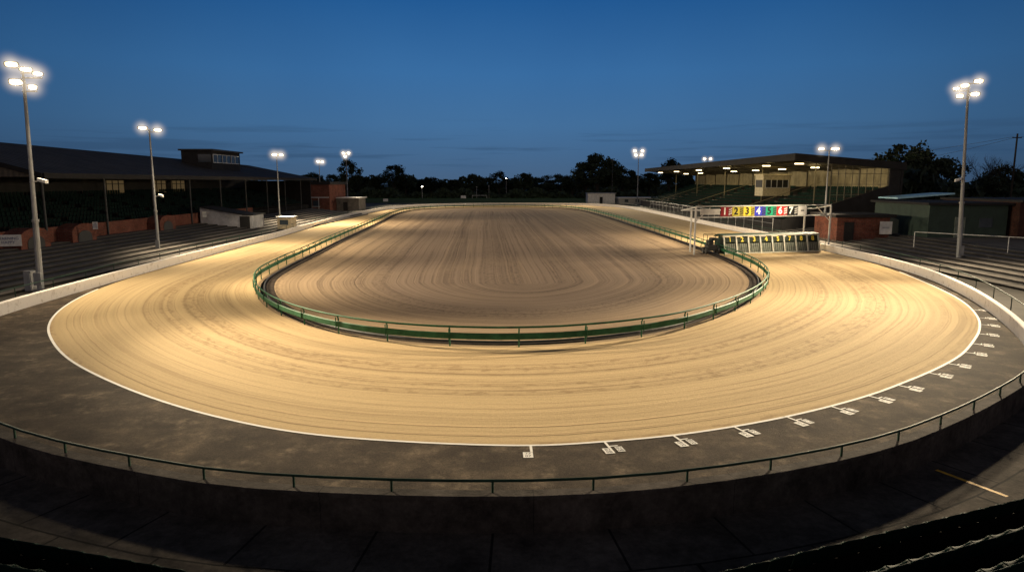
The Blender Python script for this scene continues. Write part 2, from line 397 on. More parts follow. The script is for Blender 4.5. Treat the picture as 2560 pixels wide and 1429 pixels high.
marks=[(0.4,16.6),(2.5,16.8),(4.6,17.4),(6.5,18.1),(8.4,19.0),(10.3,20.0),(12.2,21.2),(14.0,22.5),(15.9,24.0),(17.6,25.6),(19.3,27.3),(20.8,29.0),(22.3,30.8),(23.5,32.8),(24.6,34.6),(26.0,37.1)]
figs=['77 07','B2 0B','08 25','09 41','33 18','27 60','40 12','51 36','64 20','72 18','80 44','91 06','10 35','11 52','12 70','13 08']
Or,_=resample(OUT,900,True); On=normals(Or,True)
INK=paint('black_figures',(0.03,0.03,0.03),0.8,var=0.2,scale=3,bump=0)
for i,((x,y),fg) in enumerate(zip(marks,figs)):
    k=nearest(Or,(x,y)); o=Or[k]; n=On[k]; t=Vector((n.y,-n.x))
    if t.x<0: t=-t
    mb=MB()
    def rect(c,hn,ht,z=0.005):
        mb.poly([(*(c-n*hn-t*ht),z),(*(c-n*hn+t*ht),z),(*(c+n*hn+t*ht),z),(*(c+n*hn-t*ht),z)])
    rect(o+n*0.29,0.20,0.035)
    c1=o+n*0.68-t*0.10; rect(c1,0.18,0.13)
    cs=[c1]
    if i>0:
        c2=o+n*0.62+t*0.24; rect(c2,0.17,0.10); cs.append(c2)
        rect(o+n*0.38+t*0.14,0.025,0.12)
    ob=structure(mb.build('distance_marking',WLINE))
    ang=math.atan2(t.y,t.x)
    for c in cs:
        text_mesh(fg.replace(' ','\n'),0.16,INK,'marking_figures',(c.x,c.y,0.008),(0,0,ang),ob,True,0.0)

# ------------------------------------------------------------------ perimeter walls
white_arc,_=resample(sub_loop(per_r,(-25.8,30.5),(22.3,28.9)),420)
o=sweep(white_arc,[(0.0,-0.1),(0.0,0.62),(0.03,0.66),(0.24,0.66),(0.27,0.62),(0.27,-0.1)],False).build('perimeter_wall',WWALL)
tag(o,'low whitewashed concrete wall curving around the sand track','wall')
na,_=resample(near_arc,150)
o=sweep(na,[(0.0,-0.05),(0.0,0.08),(0.02,0.10),(0.34,0.10),(0.36,0.08),(0.36,0.0),(0.30,-0.02),(0.30,-0.86),(0.1,-0.86)],False).build('retaining_wall',BLKWALL)
tag(o,'dark blackened concrete retaining wall below the asphalt apron','wall')
def offset(pts,o_,closed=False): return [p+n*o_ for p,n in zip(pts,normals(pts,closed))]
e=thing('spectator_rail',(0.4,14.4,0.1),'green tubular handrail with short posts on a dark wall','railing')
nr=offset(na,0.15); sweep(nr,circ(0,0.38,0.035),False).build('top_rail',MGREEN,e,smooth=True)
rp,tot=resample(nr,27)
for p in rp: MB().tube((p.x,p.y,0.09),(p.x,p.y,0.36),0.03,n=8).build('post',MGREEN,e)
e=thing('perimeter_rail',(-27.6,40,0),'dark green tubular handrail behind the low white wall','railing')
wr=offset(white_arc,0.6)
sweep(wr,circ(0,1.12,0.028,6),False).build('top_rail',DGREEN,e,smooth=True)
rp,tot=resample(wr,110)
rp.sort(key=lambda p:p.length)
for p in rp[:70]: MB().tube((p.x,p.y,-0.02),(p.x,p.y,1.11),0.025,n=6).build('post',DGREEN,e)
mb=MB()
for p in rp[70:]: mb.tube((p.x,p.y,-0.02),(p.x,p.y,1.11),0.025,n=5)
stuff(mb.build('post',DGREEN,e))

e=thing('running_rail',(0.3,28.5,0),'green double running rail with flat lower band around the raked infield','railing')
inr,tot=resample(IN,420,True)
sweep(inr,circ(0.05,0.88,0.045,8),True).build('top_rail',GREEN,e,smooth=True)
sweep(inr,[(0.06,0.36),(0.06,0.62),(0.08,0.63),(0.11,0.60),(0.11,0.38),(0.08,0.35)],True).build('side_band',GREEN,e)
npost=int(tot/3.0); ip,_=resample(IN,npost,True); inn=normals(ip,True)
idx=sorted(range(npost),key=lambda i:ip[i].length)
def rpost(mb,p,n,seg=8):
    def q(o_,z): return (p.x+n.x*o_,p.y+n.y*o_,z)
    mb.tube(q(-0.02,0),q(-0.02,0.74),0.036,n=seg); mb.tube(q(-0.02,0.73),q(0.05,0.88),0.032,n=seg)
    mb.tube(q(-0.02,0.48),q(0.08,0.48),0.028,n=seg); mb.tube(q(0.13,0.30),q(0.13,0.80),0.024,n=seg)
for i in idx[:98]:
    mb=MB(); rpost(mb,ip[i],inn[i]); mb.build('post',GREEN,e)
mb=MB()
for i in idx[98:]: rpost(mb,ip[i],inn[i],5)
stuff(mb.build('post',GREEN,e))
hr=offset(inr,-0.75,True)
structure(sweep(hr,[(-0.42,0.003),(-0.3,0.03),(0.3,0.03),(0.42,0.003)],True,capprof=False).build('rail_shadow_strip',SHADESOIL))  # dark soil-coloured strip drawn for the rail band's shadow
o=sweep(offset(inr,-0.55,True),circ(0,0.10,0.05,6),True).build('lure_rail',DSTEEL)
tag(o,'low dark lure rail running just inside the green rail','lure rail')

# ------------------------------------------------------------------ floodlight masts
def spot(loc,tgt,power,ang,blend=1.0,col=(1.0,0.81,0.54),r=1.0,parent=None):
    l=bpy.data.lights.new('floodlight_beam','SPOT'); l.energy=power; l.spot_size=rad(ang); l.spot_blend=blend; l.color=col; l.shadow_soft_size=r
    o=bpy.data.objects.new('floodlight_beam',l); link(o); o.location=loc
    o.rotation_euler=(Vector(tgt)-Vector(loc)).to_track_quat('-Z','Y').to_euler()
    if parent is not None: par(o,parent)
    return o
def ico(r=1.0,nu=14,nv=9):
    mb=MB()
    for j in range(1,nv):
        ph=math.pi*j/nv
        for i in range(nu):
            a=2*math.pi*i/nu; mb.v.append((r*math.sin(ph)*math.cos(a),r*math.sin(ph)*math.sin(a),r*math.cos(ph)))
    t=len(mb.v); mb.v+=[(0,0,r),(0,0,-r)]
    for j in range(nv-2):
        for i in range(nu):
            k=(i+1)%nu; mb.f.append((j*nu+i,(j+1)*nu+i,(j+1)*nu+k,j*nu+k))
    for i in range(nu):
        k=(i+1)%nu; mb.f.append((t,i,k)); mb.f.append((t+1,(nv-2)*nu+k,(nv-2)*nu+i))
    return mb
_h=ico().build('lamp_bloom',BLOOM); HZM=_h.data; bpy.data.objects.remove(_h)
def head(mast,c,tgt,w,h,d=0.2):
    w*=0.86;h*=0.86
    c=Vector(c); f=(Vector(tgt)-c).normalized(); s=f.cross(Vector((0,0,1))).normalized(); u=s.cross(f)
    mb=MB(); n=16
    def ring(sc,dd,pw=0.5):
        for k in range(n):
            a=2*math.pi*(k+0.5)/n; ca,sa=math.cos(a),math.sin(a)
            ca=math.copysign(abs(ca)**pw,ca); sa=math.copysign(abs(sa)**pw,sa)
            mb.v.append(tuple(c+s*ca*w/2*sc+u*sa*h/2*sc+f*dd))
    def skin(k0,k1):
        for k in range(k0,k1):
            for i in range(n):
                j=(i+1)%n; mb.f.append((k*n+i,k*n+j,(k+1)*n+j,(k+1)*n+i))
    for sc,dd in ((0.84,0.0),(1.0,0.04),(1.0,-0.05),(0.6,-d)): ring(sc,dd)
    skin(0,3); mb.f.append(tuple(3*n+i for i in range(n)))
    hd=mb.build('floodlight',DSTEEL,mast)
    mb=MB(); ring(0.84,0.006); ring(0.62,0.012); skin(0,1)
    ln=mb.build('lens',LENS); ln.parent=hd
    mb=MB(); ring(0.62,0.013,0.8); ring(0.4,0.04,0.9); skin(0,1); mb.f.append(tuple(n+i for i in range(n)))
    co_=mb.build('lamp_core',CORE); co_.parent=hd
def mast(base,hgt,heads,tgt,label,beams,cam=None,grp='floodlight masts around the track',r=0.16,lean=(0,0),hz=1.0):
    e=thing('floodlight_mast',base,label,'floodlight mast',grp)
    b=Vector(base); top=b+Vector((lean[0],lean[1],hgt))
    mb=MB(); mid=b.lerp(top,0.35)
    mb.tube(b,b+Vector((0,0,0.05)),r*2.2,n=12); mb.tube(b,mid,r,r*0.85,12); mb.tube(mid,top,r*0.72,r*0.45,12); mb.tube(mid-Vector((0,0,0.1)),mid+Vector((0,0,0.05)),r*1.05,n=12)
    mb.box(b.x-r*1.15,b.x+r*1.15,b.y-r*1.3,b.y-r*0.5,b.z+0.5,b.z+1.3)
    mb.build('pole',MASTM,e,smooth=False)
    mb=MB(); zs=sorted(set(round(h[1],1) for h in heads))
    for z in zs:
        xx=[h[0] for h in heads if round(h[1],1)==z]+[0]
        mb.tube(top+Vector((min(xx)-0.15,0,z-0.18)),top+Vector((max(xx)+0.15,0,z-0.18)),0.045,n=6)
    if len(zs)>1: mb.tube(top+Vector((0,0,zs[0]-0.3)),top+Vector((0,0,zs[-1]-0.1)),0.06,n=6)
    else: mb.tube(top,top+Vector((0,0,zs[0]-0.15)),0.06,n=6)
    mb.build('bracket',MASTM,e)
    for hx,hz_,w,h,tg in heads:
        head(e,top+Vector((hx,-0.15,hz_)),tg,w,h)
        q=bpy.data.objects.new('lamp_bloom',HZM); link(q); q.location=top+Vector((hx,-0.2,hz_)); q.scale=(hz,hz,hz); q.color=(1,1,1,1.0/hz); par(q,e)
    for tg,pw,an in beams:
        hd=Vector((tg[0]-top.x,tg[1]-top.y,0)).normalized()
        spot(top+hd*1.3+Vector((0,0,-1.1)),tg,pw,an,0.7 if an>=120 else 1.0,parent=e)
    if cam:
        z,dx=cam; mb=MB(); c=Vector((b.x,b.y,z)); mb.bar(c,c+Vector((dx*0.9,-0.05,0.1)),0.05); mb.quadbox(c+Vector((dx*1.0,-0.1,0.1)),(0.32*dx,-0.05,-0.07),(0.02,0.12,0),(0,0,0.10))
        mb.build('security_camera',WSTEEL,e)
    return e
T=(0,30,-6)
mast((-30.3,43.2,0),13.2,[(-0.55,0.9,0.95,0.42,(-25,20,2)),(0.3,0.6,0.85,0.32,(-10,15,0)),(1.0,0.35,0.75,0.26,(0,22,0)),(-0.4,-0.15,0.9,0.5,(-20,22,0)),(0.6,-0.45,0.62,0.40,(-8,20,0))],T,'tall grey mast with five lit floodlights behind the white wall',
     [((-19,43,0),11500,125),((-8,23,0),15000,60),((0,22,0),94000,42),((-4,50,0),42000,64)],cam=(7.0,0.9),r=0.2,lean=(0.3,0),hz=1.1)
mast((-35.3,67.7,0),12.0,[(-0.55,0.2,1.1,0.36,(-30,50,0)),(0.9,0.0,1.0,0.28,(-20,50,0))],T,'tall grey mast with two lit floodlights on the terrace',
     [((-25,68,0),21000,125),((-24,88,0),20000,80),((-2,80,0),36000,75)],cam=(5.6,0.7),r=0.16,hz=1.2)
mast((-39.1,114.9,0),11.4,[(-0.3,0.1,1.2,0.45,(-30,80,0)),(0.8,0.05,1.0,0.35,(-20,80,0))],T,'slender mast with two lit floodlights beside the stand',
     [((-28,112,0),36000,125),((-28,135,0),28000,80),((-5,115,0),50000,80)],r=0.14,hz=1.6)
mast((-48.3,172.9,0),12.0,[(-0.2,0.1,1.2,0.5,(-35,120,0)),(0.9,0.0,1.0,0.4,(-30,130,0))],T,'slender mast with lit floodlights by the brick building',
     [((-28,165,0),70000,90)],r=0.15,hz=1.7)
mast((-52.8,220.3,-0.8),16.3,[(-0.8,0.6,1.3,0.7,(-35,120,0)),(0.8,0.6,1.3,0.7,(-30,130,0)),(-0.3,-0.4,1.3,0.6,(-30,130,0))],T,'distant mast with three lit floodlights beyond the track',
     [((-14,200,0),120000,60),((-5,170,0),120000,50)],r=0.2,hz=2.0)
mast((40.3,220.3,-0.8),16.8,[(-1.3,0.8,1.3,0.8,(20,120,0)),(1.2,0.8,1.3,0.8,(20,120,0)),(-0.9,-0.5,1.3,0.8,(20,120,0)),(0.9,-0.5,1.3,0.7,(20,120,0))],T,'distant mast with four lit floodlights beyond the track',
     [((12,203,0),110000,60),((24,165,0),80000,60)],r=0.2,hz=2.1)
mast((36.7,80.1,0),10.5,[(-1.0,0.3,1.0,0.28,(10,50,0)),(0.6,0.3,1.3,0.36,(30,50,0))],T,'grey mast with two lit floodlights near the starting traps',
     [((27,78,0),24000,125),((26,106,0),30000,80),((5,85,0),40000,75)],r=0.14,hz=1.2)
mast((38.7,58.6,0.3),14.3,[(0.7,0.7,0.9,0.42,(25,20,0)),(-0.4,0.35,0.85,0.34,(10,25,0)),(-1.1,0.1,0.7,0.26,(0,30,0)),(0.5,-0.35,0.9,0.42,(22,22,0)),(-0.75,-0.5,0.7,0.4,(10,22,0))],T,'tall grey mast with five lit floodlights on the terrace steps',
     [((24,46,0),23000,120),((16,29,0),74000,58),((4,23,0),124000,38),((6,50,0),42000,60),((25,68.5,3),40000,34)],cam=(7.1,-0.8),r=0.2,lean=(-0.6,0),hz=1.1)
mast((65,230,-0.8),15.2,[(-1,0.2,1.3,0.7,(30,120,0)),(1,0.2,1.3,0.7,(30,120,0))],T,'distant lit floodlight mast rising behind a stand roof',[],r=0.2,hz=1.7)
e=thing('lamp_post',(33.5,230,-0.8),'slim unlit lamp post beyond the track','lamp post','lamp posts beyond the track')
MB().tube((33.5,230,-0.8),(33.5,230,14),0.14,0.08,8).build('pole',DSTEEL,e); mb=MB(); mb.box(32.9,34.1,229.8,230.2,14,14.3); mb.build('lamp_head',DSTEEL,e)
for x,y,z,lit in ((-31,237,5.4,True),(-13.5,262,5.2,False),(-8.8,262,5.4,False),(-2.5,300,8.6,True)):
    e=thing('lamp_post',(x,y,-0.8),'short white lamp post beyond the far wall','lamp post','lamp posts beyond the track')
    MB().tube((x,y,-0.8),(x,y,z),0.1,0.07,8).build('pole',GALV,e); MB().box(x-0.22,x+0.22,y-0.15,y+0.15,z,z+0.2).build('lamp_head',CORE if lit else GALV,e)

# ------------------------------------------------------------------ LEFT grandstand
gs=thing('grandstand',(-44,64,0.7),'long dark covered grandstand with corrugated roof and green seats','grandstand')
def rz(y): return 11.9+(10.7-11.9)*(y-40)/110.0
mb=MB()
def roofquad(mb,xa,za,xb,zb,ya,yb,zb2=None,th=0.18):
    zb2=zb if zb2 is None else zb2
    b=len(mb.v)
    for d in (0,-th):
        mb.v+=[(xa,ya,za+d),(xb,ya,zb+d),(xb,yb,zb2+d),(xa,yb,za+d)]
    for q in ((0,3,2,1),(4,5,6,7),(0,1,5,4),(1,2,6,5),(2,3,7,6),(3,0,4,7)): mb.f.append(tuple(b+i for i in q))
roofquad(mb,-43.2,7.8,-58,rz(64),63.5,152,rz(152))
roofquad(mb,-50,9.6,-58,rz(40),40,63.5,rz(63.5))
roofquad(mb,-70,8.5,-58.0,rz(40),40,152,rz(152))
mb.build('roof',CORR,gs)
mb=MB(); mb.box(-43.25,-43.1,63.5,152,7.35,7.85); mb.box(-50.1,-49.9,40,63.4,9.1,9.62); mb.prism([(-43.3,7.4),(-43.3,7.85),(-57.9,11.8),(-57.9,11.3)],'y',63.35,63.48)
mb.build('fascia',FASC,gs)
mb=MB(); mb.prism([(-43.4,7.5),(-43.4,7.75),(-49.9,9.5),(-49.9,7.5)],'y',63.6,63.75); mb.box(-62,-50,62,62.2,8,9.6); mb.build('gable_panel',CORRX,gs)
mb=MB(); mb.box(-58.2,-58,40,152,0,10.4); mb.box(-58,-44.5,151.7,151.9,0,7.3); mb.build('back_wall',FASC,gs)
tr=MB()
for i in range(9):
    x=-44.6-i*1.45; tr.box(x-1.45,x,40,150,0.1,2.2+0.36*i)
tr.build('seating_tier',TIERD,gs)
y=64.2; 
while y<152:
    MB().tube((-43.9,y,0.7),(-43.9,y,7.5),0.11,n=8).build('column',DSTEEL,gs); 
    mb=MB().bar((-43.9,y,7.4),(-57.9,y,10.9),0.12,0.25); mb.build('roof_beam',DSTEEL,gs); y+=9.8
for y0 in (98,110.4,117):
    wd=MB(); wd.box(-57.98,-57.9,y0,y0+4.6,5.35,7.25); w=wd.build('window',WARM,gs)
    fr=MB()
    for k in range(4): fr.box(-57.9,-57.82,y0-0.05+k*1.53,y0+0.07+k*1.53,5.3,7.3)
    fr.box(-57.9,-57.82,y0,y0+4.6,6.7,6.8)
    f=fr.build('frame',FASC); f.parent=w
o=MB().box(-44.6,-44.0,40,116,0.3,2.75)
o=o.build('brick_wall',REDB); tag(o,'red brick wall along the front of the seating tiers','wall')
for y in (60.5,67.5,84):
    e=thing('tunnel_entrance',(-42.6,y,0.6),'red brick arched tunnel entrance in the terrace wall','tunnel entrance','brick tunnel entrances')
    mb=MB(); pts=[(y-1.9,0.5),(y-1.9,2.2)]+[(y-1.9*math.cos(a),2.2+0.8*math.sin(a)) for a in [k*math.pi/8 for k in range(1,8)]]+[(y+1.9,2.2),(y+1.9,0.5)]
    mb.prism(pts,'x',-44.0,-42.4); mb.build('wall',REDB,e)
    mb=MB(); pts=[(y-1.1,0.5),(y-1.1,1.7)]+[(y-1.1*math.cos(a),1.7+0.6*math.sin(a)) for a in [k*math.pi/8 for k in range(1,8)]]+[(y+1.1,1.7),(y+1.1,0.5)]
    mb.prism(pts,'x',-42.4,-42.36); mb.build('opening',BLACK,e)
e=thing('commentary_box',(-52,115,9.5),'flat roofed dark box with glazed windows on the roof','commentary box')
MB().box(-55,-50,115,127,8.6,12.2).build('wall',FASC,e)
MB().box(-55.3,-49.5,114.6,127.5,12.2,12.45).build('roof',DSTEEL,e)
for y0 in (115.6,119.3,123):
    w=MB().box(-50,-49.96,y0,y0+3.3,10.3,11.6).build('window',GLASS,e); f=MB()
    f.box(-49.96,-49.9,y0,y0+3.3,10.22,10.32);f.box(-49.96,-49.9,y0,y0+3.3,11.55,11.65);f.box(-49.96,-49.9,y0+1.6,y0+1.7,10.32,11.55);f.box(-49.96,-49.9,y0-0.1,y0,10.2,11.65)
    f=f.build('frame',WSTEEL); f.parent=w
w=MB().box(-52.2,-50.05,114.94,115,10.3,11.6).build('window',GLASS,e)
st=MB(); rs_=MB()
for i in range(9):
    x0=-31.6-i*1.38; z=0.15*(i+1)
    st.box(x0-1.38,x0-0.02,38,150,-0.01,z); rs_.box(x0-0.02,x0,38,150,z-0.15,z-0.02)
    rs_.box(x0-1.38,x0-0.95,38,150,z,z+0.012)
structure(st.build('terrace_steps',CONCL)); structure(rs_.build('terrace_riser_shade',RISERSHADE))
e=thing('white_shelter',(-39,97,0.4),'low whitewashed shelter with sloping roof and dark doorway','shelter')
mb=MB(); mb.prism([(-43.6,0.3),(-36.4,0.3),(-36.4,2.4),(-37.6,2.45),(-43.6,3.5)],'y',95.5,100); mb.build('wall',paint('shelter_whitewash',(0.55,0.55,0.56),0.8,var=0.4,scale=0.8),e)
mb=MB(); mb.bar((-36.1,97.7,2.48),(-37.7,97.7,2.52),4.9,0.1); mb.bar((-37.6,97.7,2.54),(-43.7,97.7,3.60),4.9,0.1); mb.build('roof',FASC,e)
MB().box(-38.1,-36.7,95.44,95.5,0.4,2.3).build('doorway',BLACK,e)
e=thing('timing_hut',(-33,100,0),'small cream wooden hut behind the white wall','hut')
MB().box(-34.1,-32.1,99,101.5,0,1.9).build('wall',paint('cream_paint',(0.45,0.37,0.24),0.6),e,bevel=0.03)
MB().box(-34.3,-31.9,98.8,101.7,1.9,2.05).build('roof',GALV,e); MB().box(-33.7,-32.5,98.95,99.0,0.9,1.6).build('window',GLASS,e)
e=thing('brick_clubhouse',(-47,170,0),'two storey red brick clubhouse with dark flat roof','building')
MB().box(-51.5,-44.2,166,182,0,6.4).build('wall',REDB,e); MB().box(-52,-43.8,165.5,182.5,6.4,7.1).build('roof',FASC,e)
mb=MB()
for x in (-50.6,-48.4,-46.3): mb.box(x-0.05,x+0.05,164,164.1,0,3.4)
mb.box(-50.8,-43.8,164,164.1,3.3,3.5); mb.box(-50.8,-46,164,164.1,1.2,1.3); mb.build('balcony_frame',WSTEEL,e)
for x in (-50.5,-48.2): MB().box(x,x+1.5,165.94,166,1.0,2.6).build('window',WSTEEL if x<-50 else GLASS,e)
e=thing('low_annex',(-42,175,0),'low grey flat roofed annex beside brick clubhouse','building')
MB().box(-44.1,-38.5,172,180,0,3.0).build('wall',CONCL,e); MB().box(-44.1,-38.2,171.6,180.4,3.0,3.25).build('roof',WSTEEL,e); MB().box(-42.4,-41.3,171.93,172,0,2.1).build('door',FASC,e)
e=thing('access_stair',(-47.5,153,0),'white railed access stair at the end of the stand','stair')
mb=MB(); mb.prism([(-51,4.3),(-51,6.8),(-50.2,6.8),(-45.3,4.0),(-45.3,3.2)],'y',153.2,153.35); mb.build('balustrade',WSTEEL,e)
mb=MB(); mb.prism([(-51,0.3),(-51,5),(-45.2,3.1),(-45.2,0.3)],'y',153.4,155); mb.build('wall',FASC,e)
MB().box(-51.5,-44.5,153.1,157,7.5,7.7).build('roof',GALV,e)
NINK=paint('notice_ink',(0.02,0.05,0.15),0.6,bump=0)
def notice(x,y,z,w,h,txt,rotz,label,size=0.2):
    e=thing('notice_board',(x,y,z),label,'sign','notices on the stadium walls')
    e.rotation_euler=(0,0,rotz)
    MB().box(-w/2,w/2,-0.03,0,-h/2,h/2).build('panel',WSTEEL,e,True)
    if txt: text_mesh(txt,size,NINK,'lettering',(0,-0.04,0),(math.pi/2,0,0),e,True,0.002)
notice(-42.0,56.6,2.2,1.9,0.95,'WARNING\nHAPPY',0.35,'white notice board with blue lettering on brick wall',0.32)
notice(-41.9,68.5,2.7,0.45,0.75,'10\nNO\nENTRY',0.35,'small white notice on the brick tunnel entrance',0.18)
notice(-42.6,94.6,2.6,0.5,0.8,'14',0.35,'small white number notice near the shelter',0.3)
notice(41.5,75.6,2.0,1.3,1.4,'NOTICE',-0.1,'white notice on low brick building wall',0.2)
notice(-17,240,1.6,1.8,1.6,'',0,'white blank board beyond the far wall',0.2)
notice(-41.5,225,1.2,1.6,0.9,'',0,'white blank board near the far wall',0.2)
e=thing('electrical_cabinet',(-31.2,44.2,0),'grey electrical cabinet at the foot of a mast','cabinet')
MB().box(-31.5,-31.0,43.4,43.9,0,1.35).build('body',GALV,e,bevel=0.03); MB().box(-31.45,-31.05,43.36,43.4,0.1,1.2).build('door',MASTM,e)

# ------------------------------------------------------------------ RIGHT stand
rs=thing('grandstand',(40,97,0),'cantilevered covered stand lit by yellow strip lights','grandstand')
mb=MB(); roofquad(mb,39.6,10.85,55,9.55,96.5,205,9.55,0.2); mb.build('roof',CORR,rs)
mb=MB(); roofquad(mb,39.7,10.42,54.9,9.11,96.7,204.8,9.11,0.03); mb.build('soffit',SOFF,rs)
mb=MB(); mb.box(39.45,39.6,96.4,205,10.0,11.0); mb.prism([(39.45,10.0),(39.45,11.0),(55.1,9.7),(55.1,8.7)],'y',96.3,96.45); mb.build('fascia',FASC,rs)
mb=MB(); mb.box(54.3,54.5,97,204,6.2,9.1); mb.build('back_wall',CREAM,rs)
mb=MB(); mb.box(54.6,54.9,96.6,204,0,9.05); mb.box(53.0,54.55,96.6,96.9,0,9.05); mb.build('outer_wall',FASC,rs)
tr=MB()
NR=10
for i in range(NR):
    x=38.5+i*1.58; tr.box(x,x+1.58,97,203,0,1.4+0.52*i)
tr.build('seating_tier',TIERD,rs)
mb=MB(); mb.prism([(38.3,0),(38.3,1.7),(54.5,7.0),(54.5,0)],'y',96.7,96.95); mb.build('end_wall',FASC,rs)
mb=MB(); mb.box(38.2,38.45,97,203,0,1.75); mb.build('front_wall',FASC,rs)
for k in range(12):
    y=98+k*9.5
    MB().box(54.1,54.3,y-0.12,y+0.12,6.2,9.1).build('column',SOFF,rs)
    MB().bar((40,y,10.22),(54.3,y,8.98),0.15,0.35).build('roof_beam',SOFF,rs)
for k in range(5):
    y=104+k*22; MB().tube((45.8,y,3),(45.8,y,9.8),0.1,n=8).build('column',SOFF,rs)
sc=MB()
for k in range(9):
    x=45+k*1.0; sc.box(x-0.04,x+0.04,97.05,97.12,1.4+0.33*(x-38),9.5-(x-45)*0.08)
for z in (5.2,6.7,8.2): sc.box(45,53,97.06,97.11,z-0.03,z+0.03)
sc.build('screen_frame',SOFF,rs)
for x,y in [(42,101),(42,114),(42,135),(42,155),(42,176),(42,195),(47,107),(47,120),(47,133),(47,146),(47,172),(47,186)]:
    z=10.42-(x-39.7)*0.086-0.62
    t=MB().box(x-0.62,x+0.62,y-0.1,y+0.1,z,z+0.13).build('strip_light',TUBE,rs)
for y in (105,125,145,165,185):
    l=bpy.data.lights.new('strip_light_glow','AREA'); l.shape='RECTANGLE'; l.size=7; l.size_y=10; l.energy=310; l.color=(1,0.74,0.32)
    o=bpy.data.objects.new('strip_light_glow',l); link(o); o.location=(46,y,9.2); par(o,rs)
e=thing('press_box',(46,122,4.8),'white glazed press box inside the covered stand','press box')
CRM=paint('cream_board',(0.52,0.46,0.30),0.6)
MB().box(44.2,49,121,125,4.6,8.2).build('wall',CRM,e); MB().box(44.0,49.2,120.8,125.2,8.2,8.4).build('roof',CRM,e)
w=MB().box(44.6,48.6,120.95,121,6.1,7.4).build('window',BLACK,e); f=MB()
for k in range(5): f.box(44.55+k,44.65+k,120.9,120.95,6.05,7.45)
f.box(44.55,48.65,120.9,120.95,6.0,6.08); f=f.build('frame',WSTEEL); f.parent=w
MB().box(44.15,44.2,121.4,124.6,6.1,7.4).build('window',BLACK,e)
for y in (118.5,150,180):
    e=thing('aisle_stair',(38.6,y,1.4),'pale concrete aisle stair between seat rows','stair','aisle stairs in the stand')
    mb=MB()
    for i in range(NR*2):
        x=38.5+i*0.79; mb.box(x,x+0.79,y-0.6,y+0.6,0.5,1.42+0.26*i)
    mb.build('flight',CONCL,e)
    MB().bar((38.6,y-0.7,2.4),(53,y-0.7,7.1),0.08).build('handrail',CREAM,e)

# ------------------------------------------------------------------ seats
def seat_mesh(detail=True):
    mb=MB(); w=0.56 if detail else 0.46
    if detail:
        nx=8
        prof=[(0.42,0.44),(0.38,0.42),(0.2,0.40),(0.06,0.41),(0.0,0.46),(-0.05,0.6),(-0.09,0.76),(-0.11,0.84),(-0.125,0.85)]
        for k,(yy,zz) in enumerate(prof):
            for i in range(nx+1):
                a=(i/nx*2-1)
                bend=0.05*(a*a)
                zt=zz-(0.05*abs(a)**3 if k>=7 else (0.03*abs(a)**3 if k==6 else 0))
                mb.v.append((a*w/2,yy+(bend if k>=4 else 0),zt+(bend if k<4 else 0)))
        m=nx+1
        for k in range(len(prof)-1):
            for i in range(nx): mb.f.append((k*m+i,k*m+i+1,(k+1)*m+i+1,(k+1)*m+i))
    else:
        mb.box(-w/2,w/2,0,0.4,0.38,0.43); mb.prism([(-w/2,0.43),(w/2,0.43),(w/2,0.74),(w*0.3,0.82),(-w*0.3,0.82),(-w/2,0.74)],'y',-0.06,0)
    return mb
_s=seat_mesh().build('shell',SEATM,smooth=True); SHELL=_s.data; bpy.data.objects.remove(_s)
# dark panel added to hide the lit floor under each seat, full width so that the row reads as one dark band below the backs
_b=MB().prism([(-0.02,0.0),(0.06,0.0),(0.10,0.41),(-0.03,0.50)],'x',-0.284,0.284).build('added_dark_seat_infill',SHADE); DARKFILL=_b.data; bpy.data.objects.remove(_b)
def near_seat(x,y,z,ang):
    e=thing('stadium_seat',(x,y,z),'dark green moulded plastic seat on the concrete terrace','seat','dark green seats on the near terrace')
    e.rotation_euler=(0,0,ang)
    s=bpy.data.objects.new('shell',SHELL); link(s); s.parent=e; m=s.modifiers.new('solid','SOLIDIFY'); m.thickness=0.03
    b=bpy.data.objects.new('added_dark_seat_infill',DARKFILL); link(b); b.parent=e
def row(p,q,ztop,n0,n1):
    p=Vector(p);q=Vector(q); d=(q-p).normalized(); ang=math.atan2(d.y,d.x)
    if p.x>q.x: ang+=math.pi
    for i in range(n0,n1):
        c=p+d*0.57*i; near_seat(c.x,c.y,ztop-0.85,ang+random.uniform(-0.015,0.015))
row((11.4,14.2),(4.3,11.5),0.15,-1,15)
row((9.8,12.2),(5.9,10.6),0.50,-3,11)
row((8.9,10.65),(5.0,9.05),0.85,-3,9)
row((-10.4,12.5),(-6.1,11.3),0.22,-2,10)
row((-9.8,11.1),(-5.5,9.9),0.60,-2,10)
d=Vector((-0.934,-0.358)); nn_=Vector((0.358,-0.934))
mb=MB()
def slabrow(p,w,z,l0,l1,back,dv=d,nv=nn_):
    p=Vector(p); a=p+dv*l0; b=p+dv*l1
    pts=[a-nv*w,b-nv*w,b+nv*back,a+nv*back]
    mb.prism([(v.x,v.y) for v in pts],'z',-0.82,z)
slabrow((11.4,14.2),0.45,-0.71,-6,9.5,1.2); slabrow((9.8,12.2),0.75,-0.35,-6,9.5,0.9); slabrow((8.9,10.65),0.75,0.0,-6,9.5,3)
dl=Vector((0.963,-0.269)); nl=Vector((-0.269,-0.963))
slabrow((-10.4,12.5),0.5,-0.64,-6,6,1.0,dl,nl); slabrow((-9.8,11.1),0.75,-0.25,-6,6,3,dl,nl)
structure(mb.build('near_terrace_steps',SHADE))
allseats=[]
for i in range(9):
    x=-44.6-i*1.45-0.9; z=2.2+0.36*i
    y=62.0
    while y<149:
        if int((y-62)/9.8*1.0)!=int((y+1.1-62)/9.8): y+=1.2; continue
        allseats.append((x,y,z,-math.pi/2)); y+=0.62
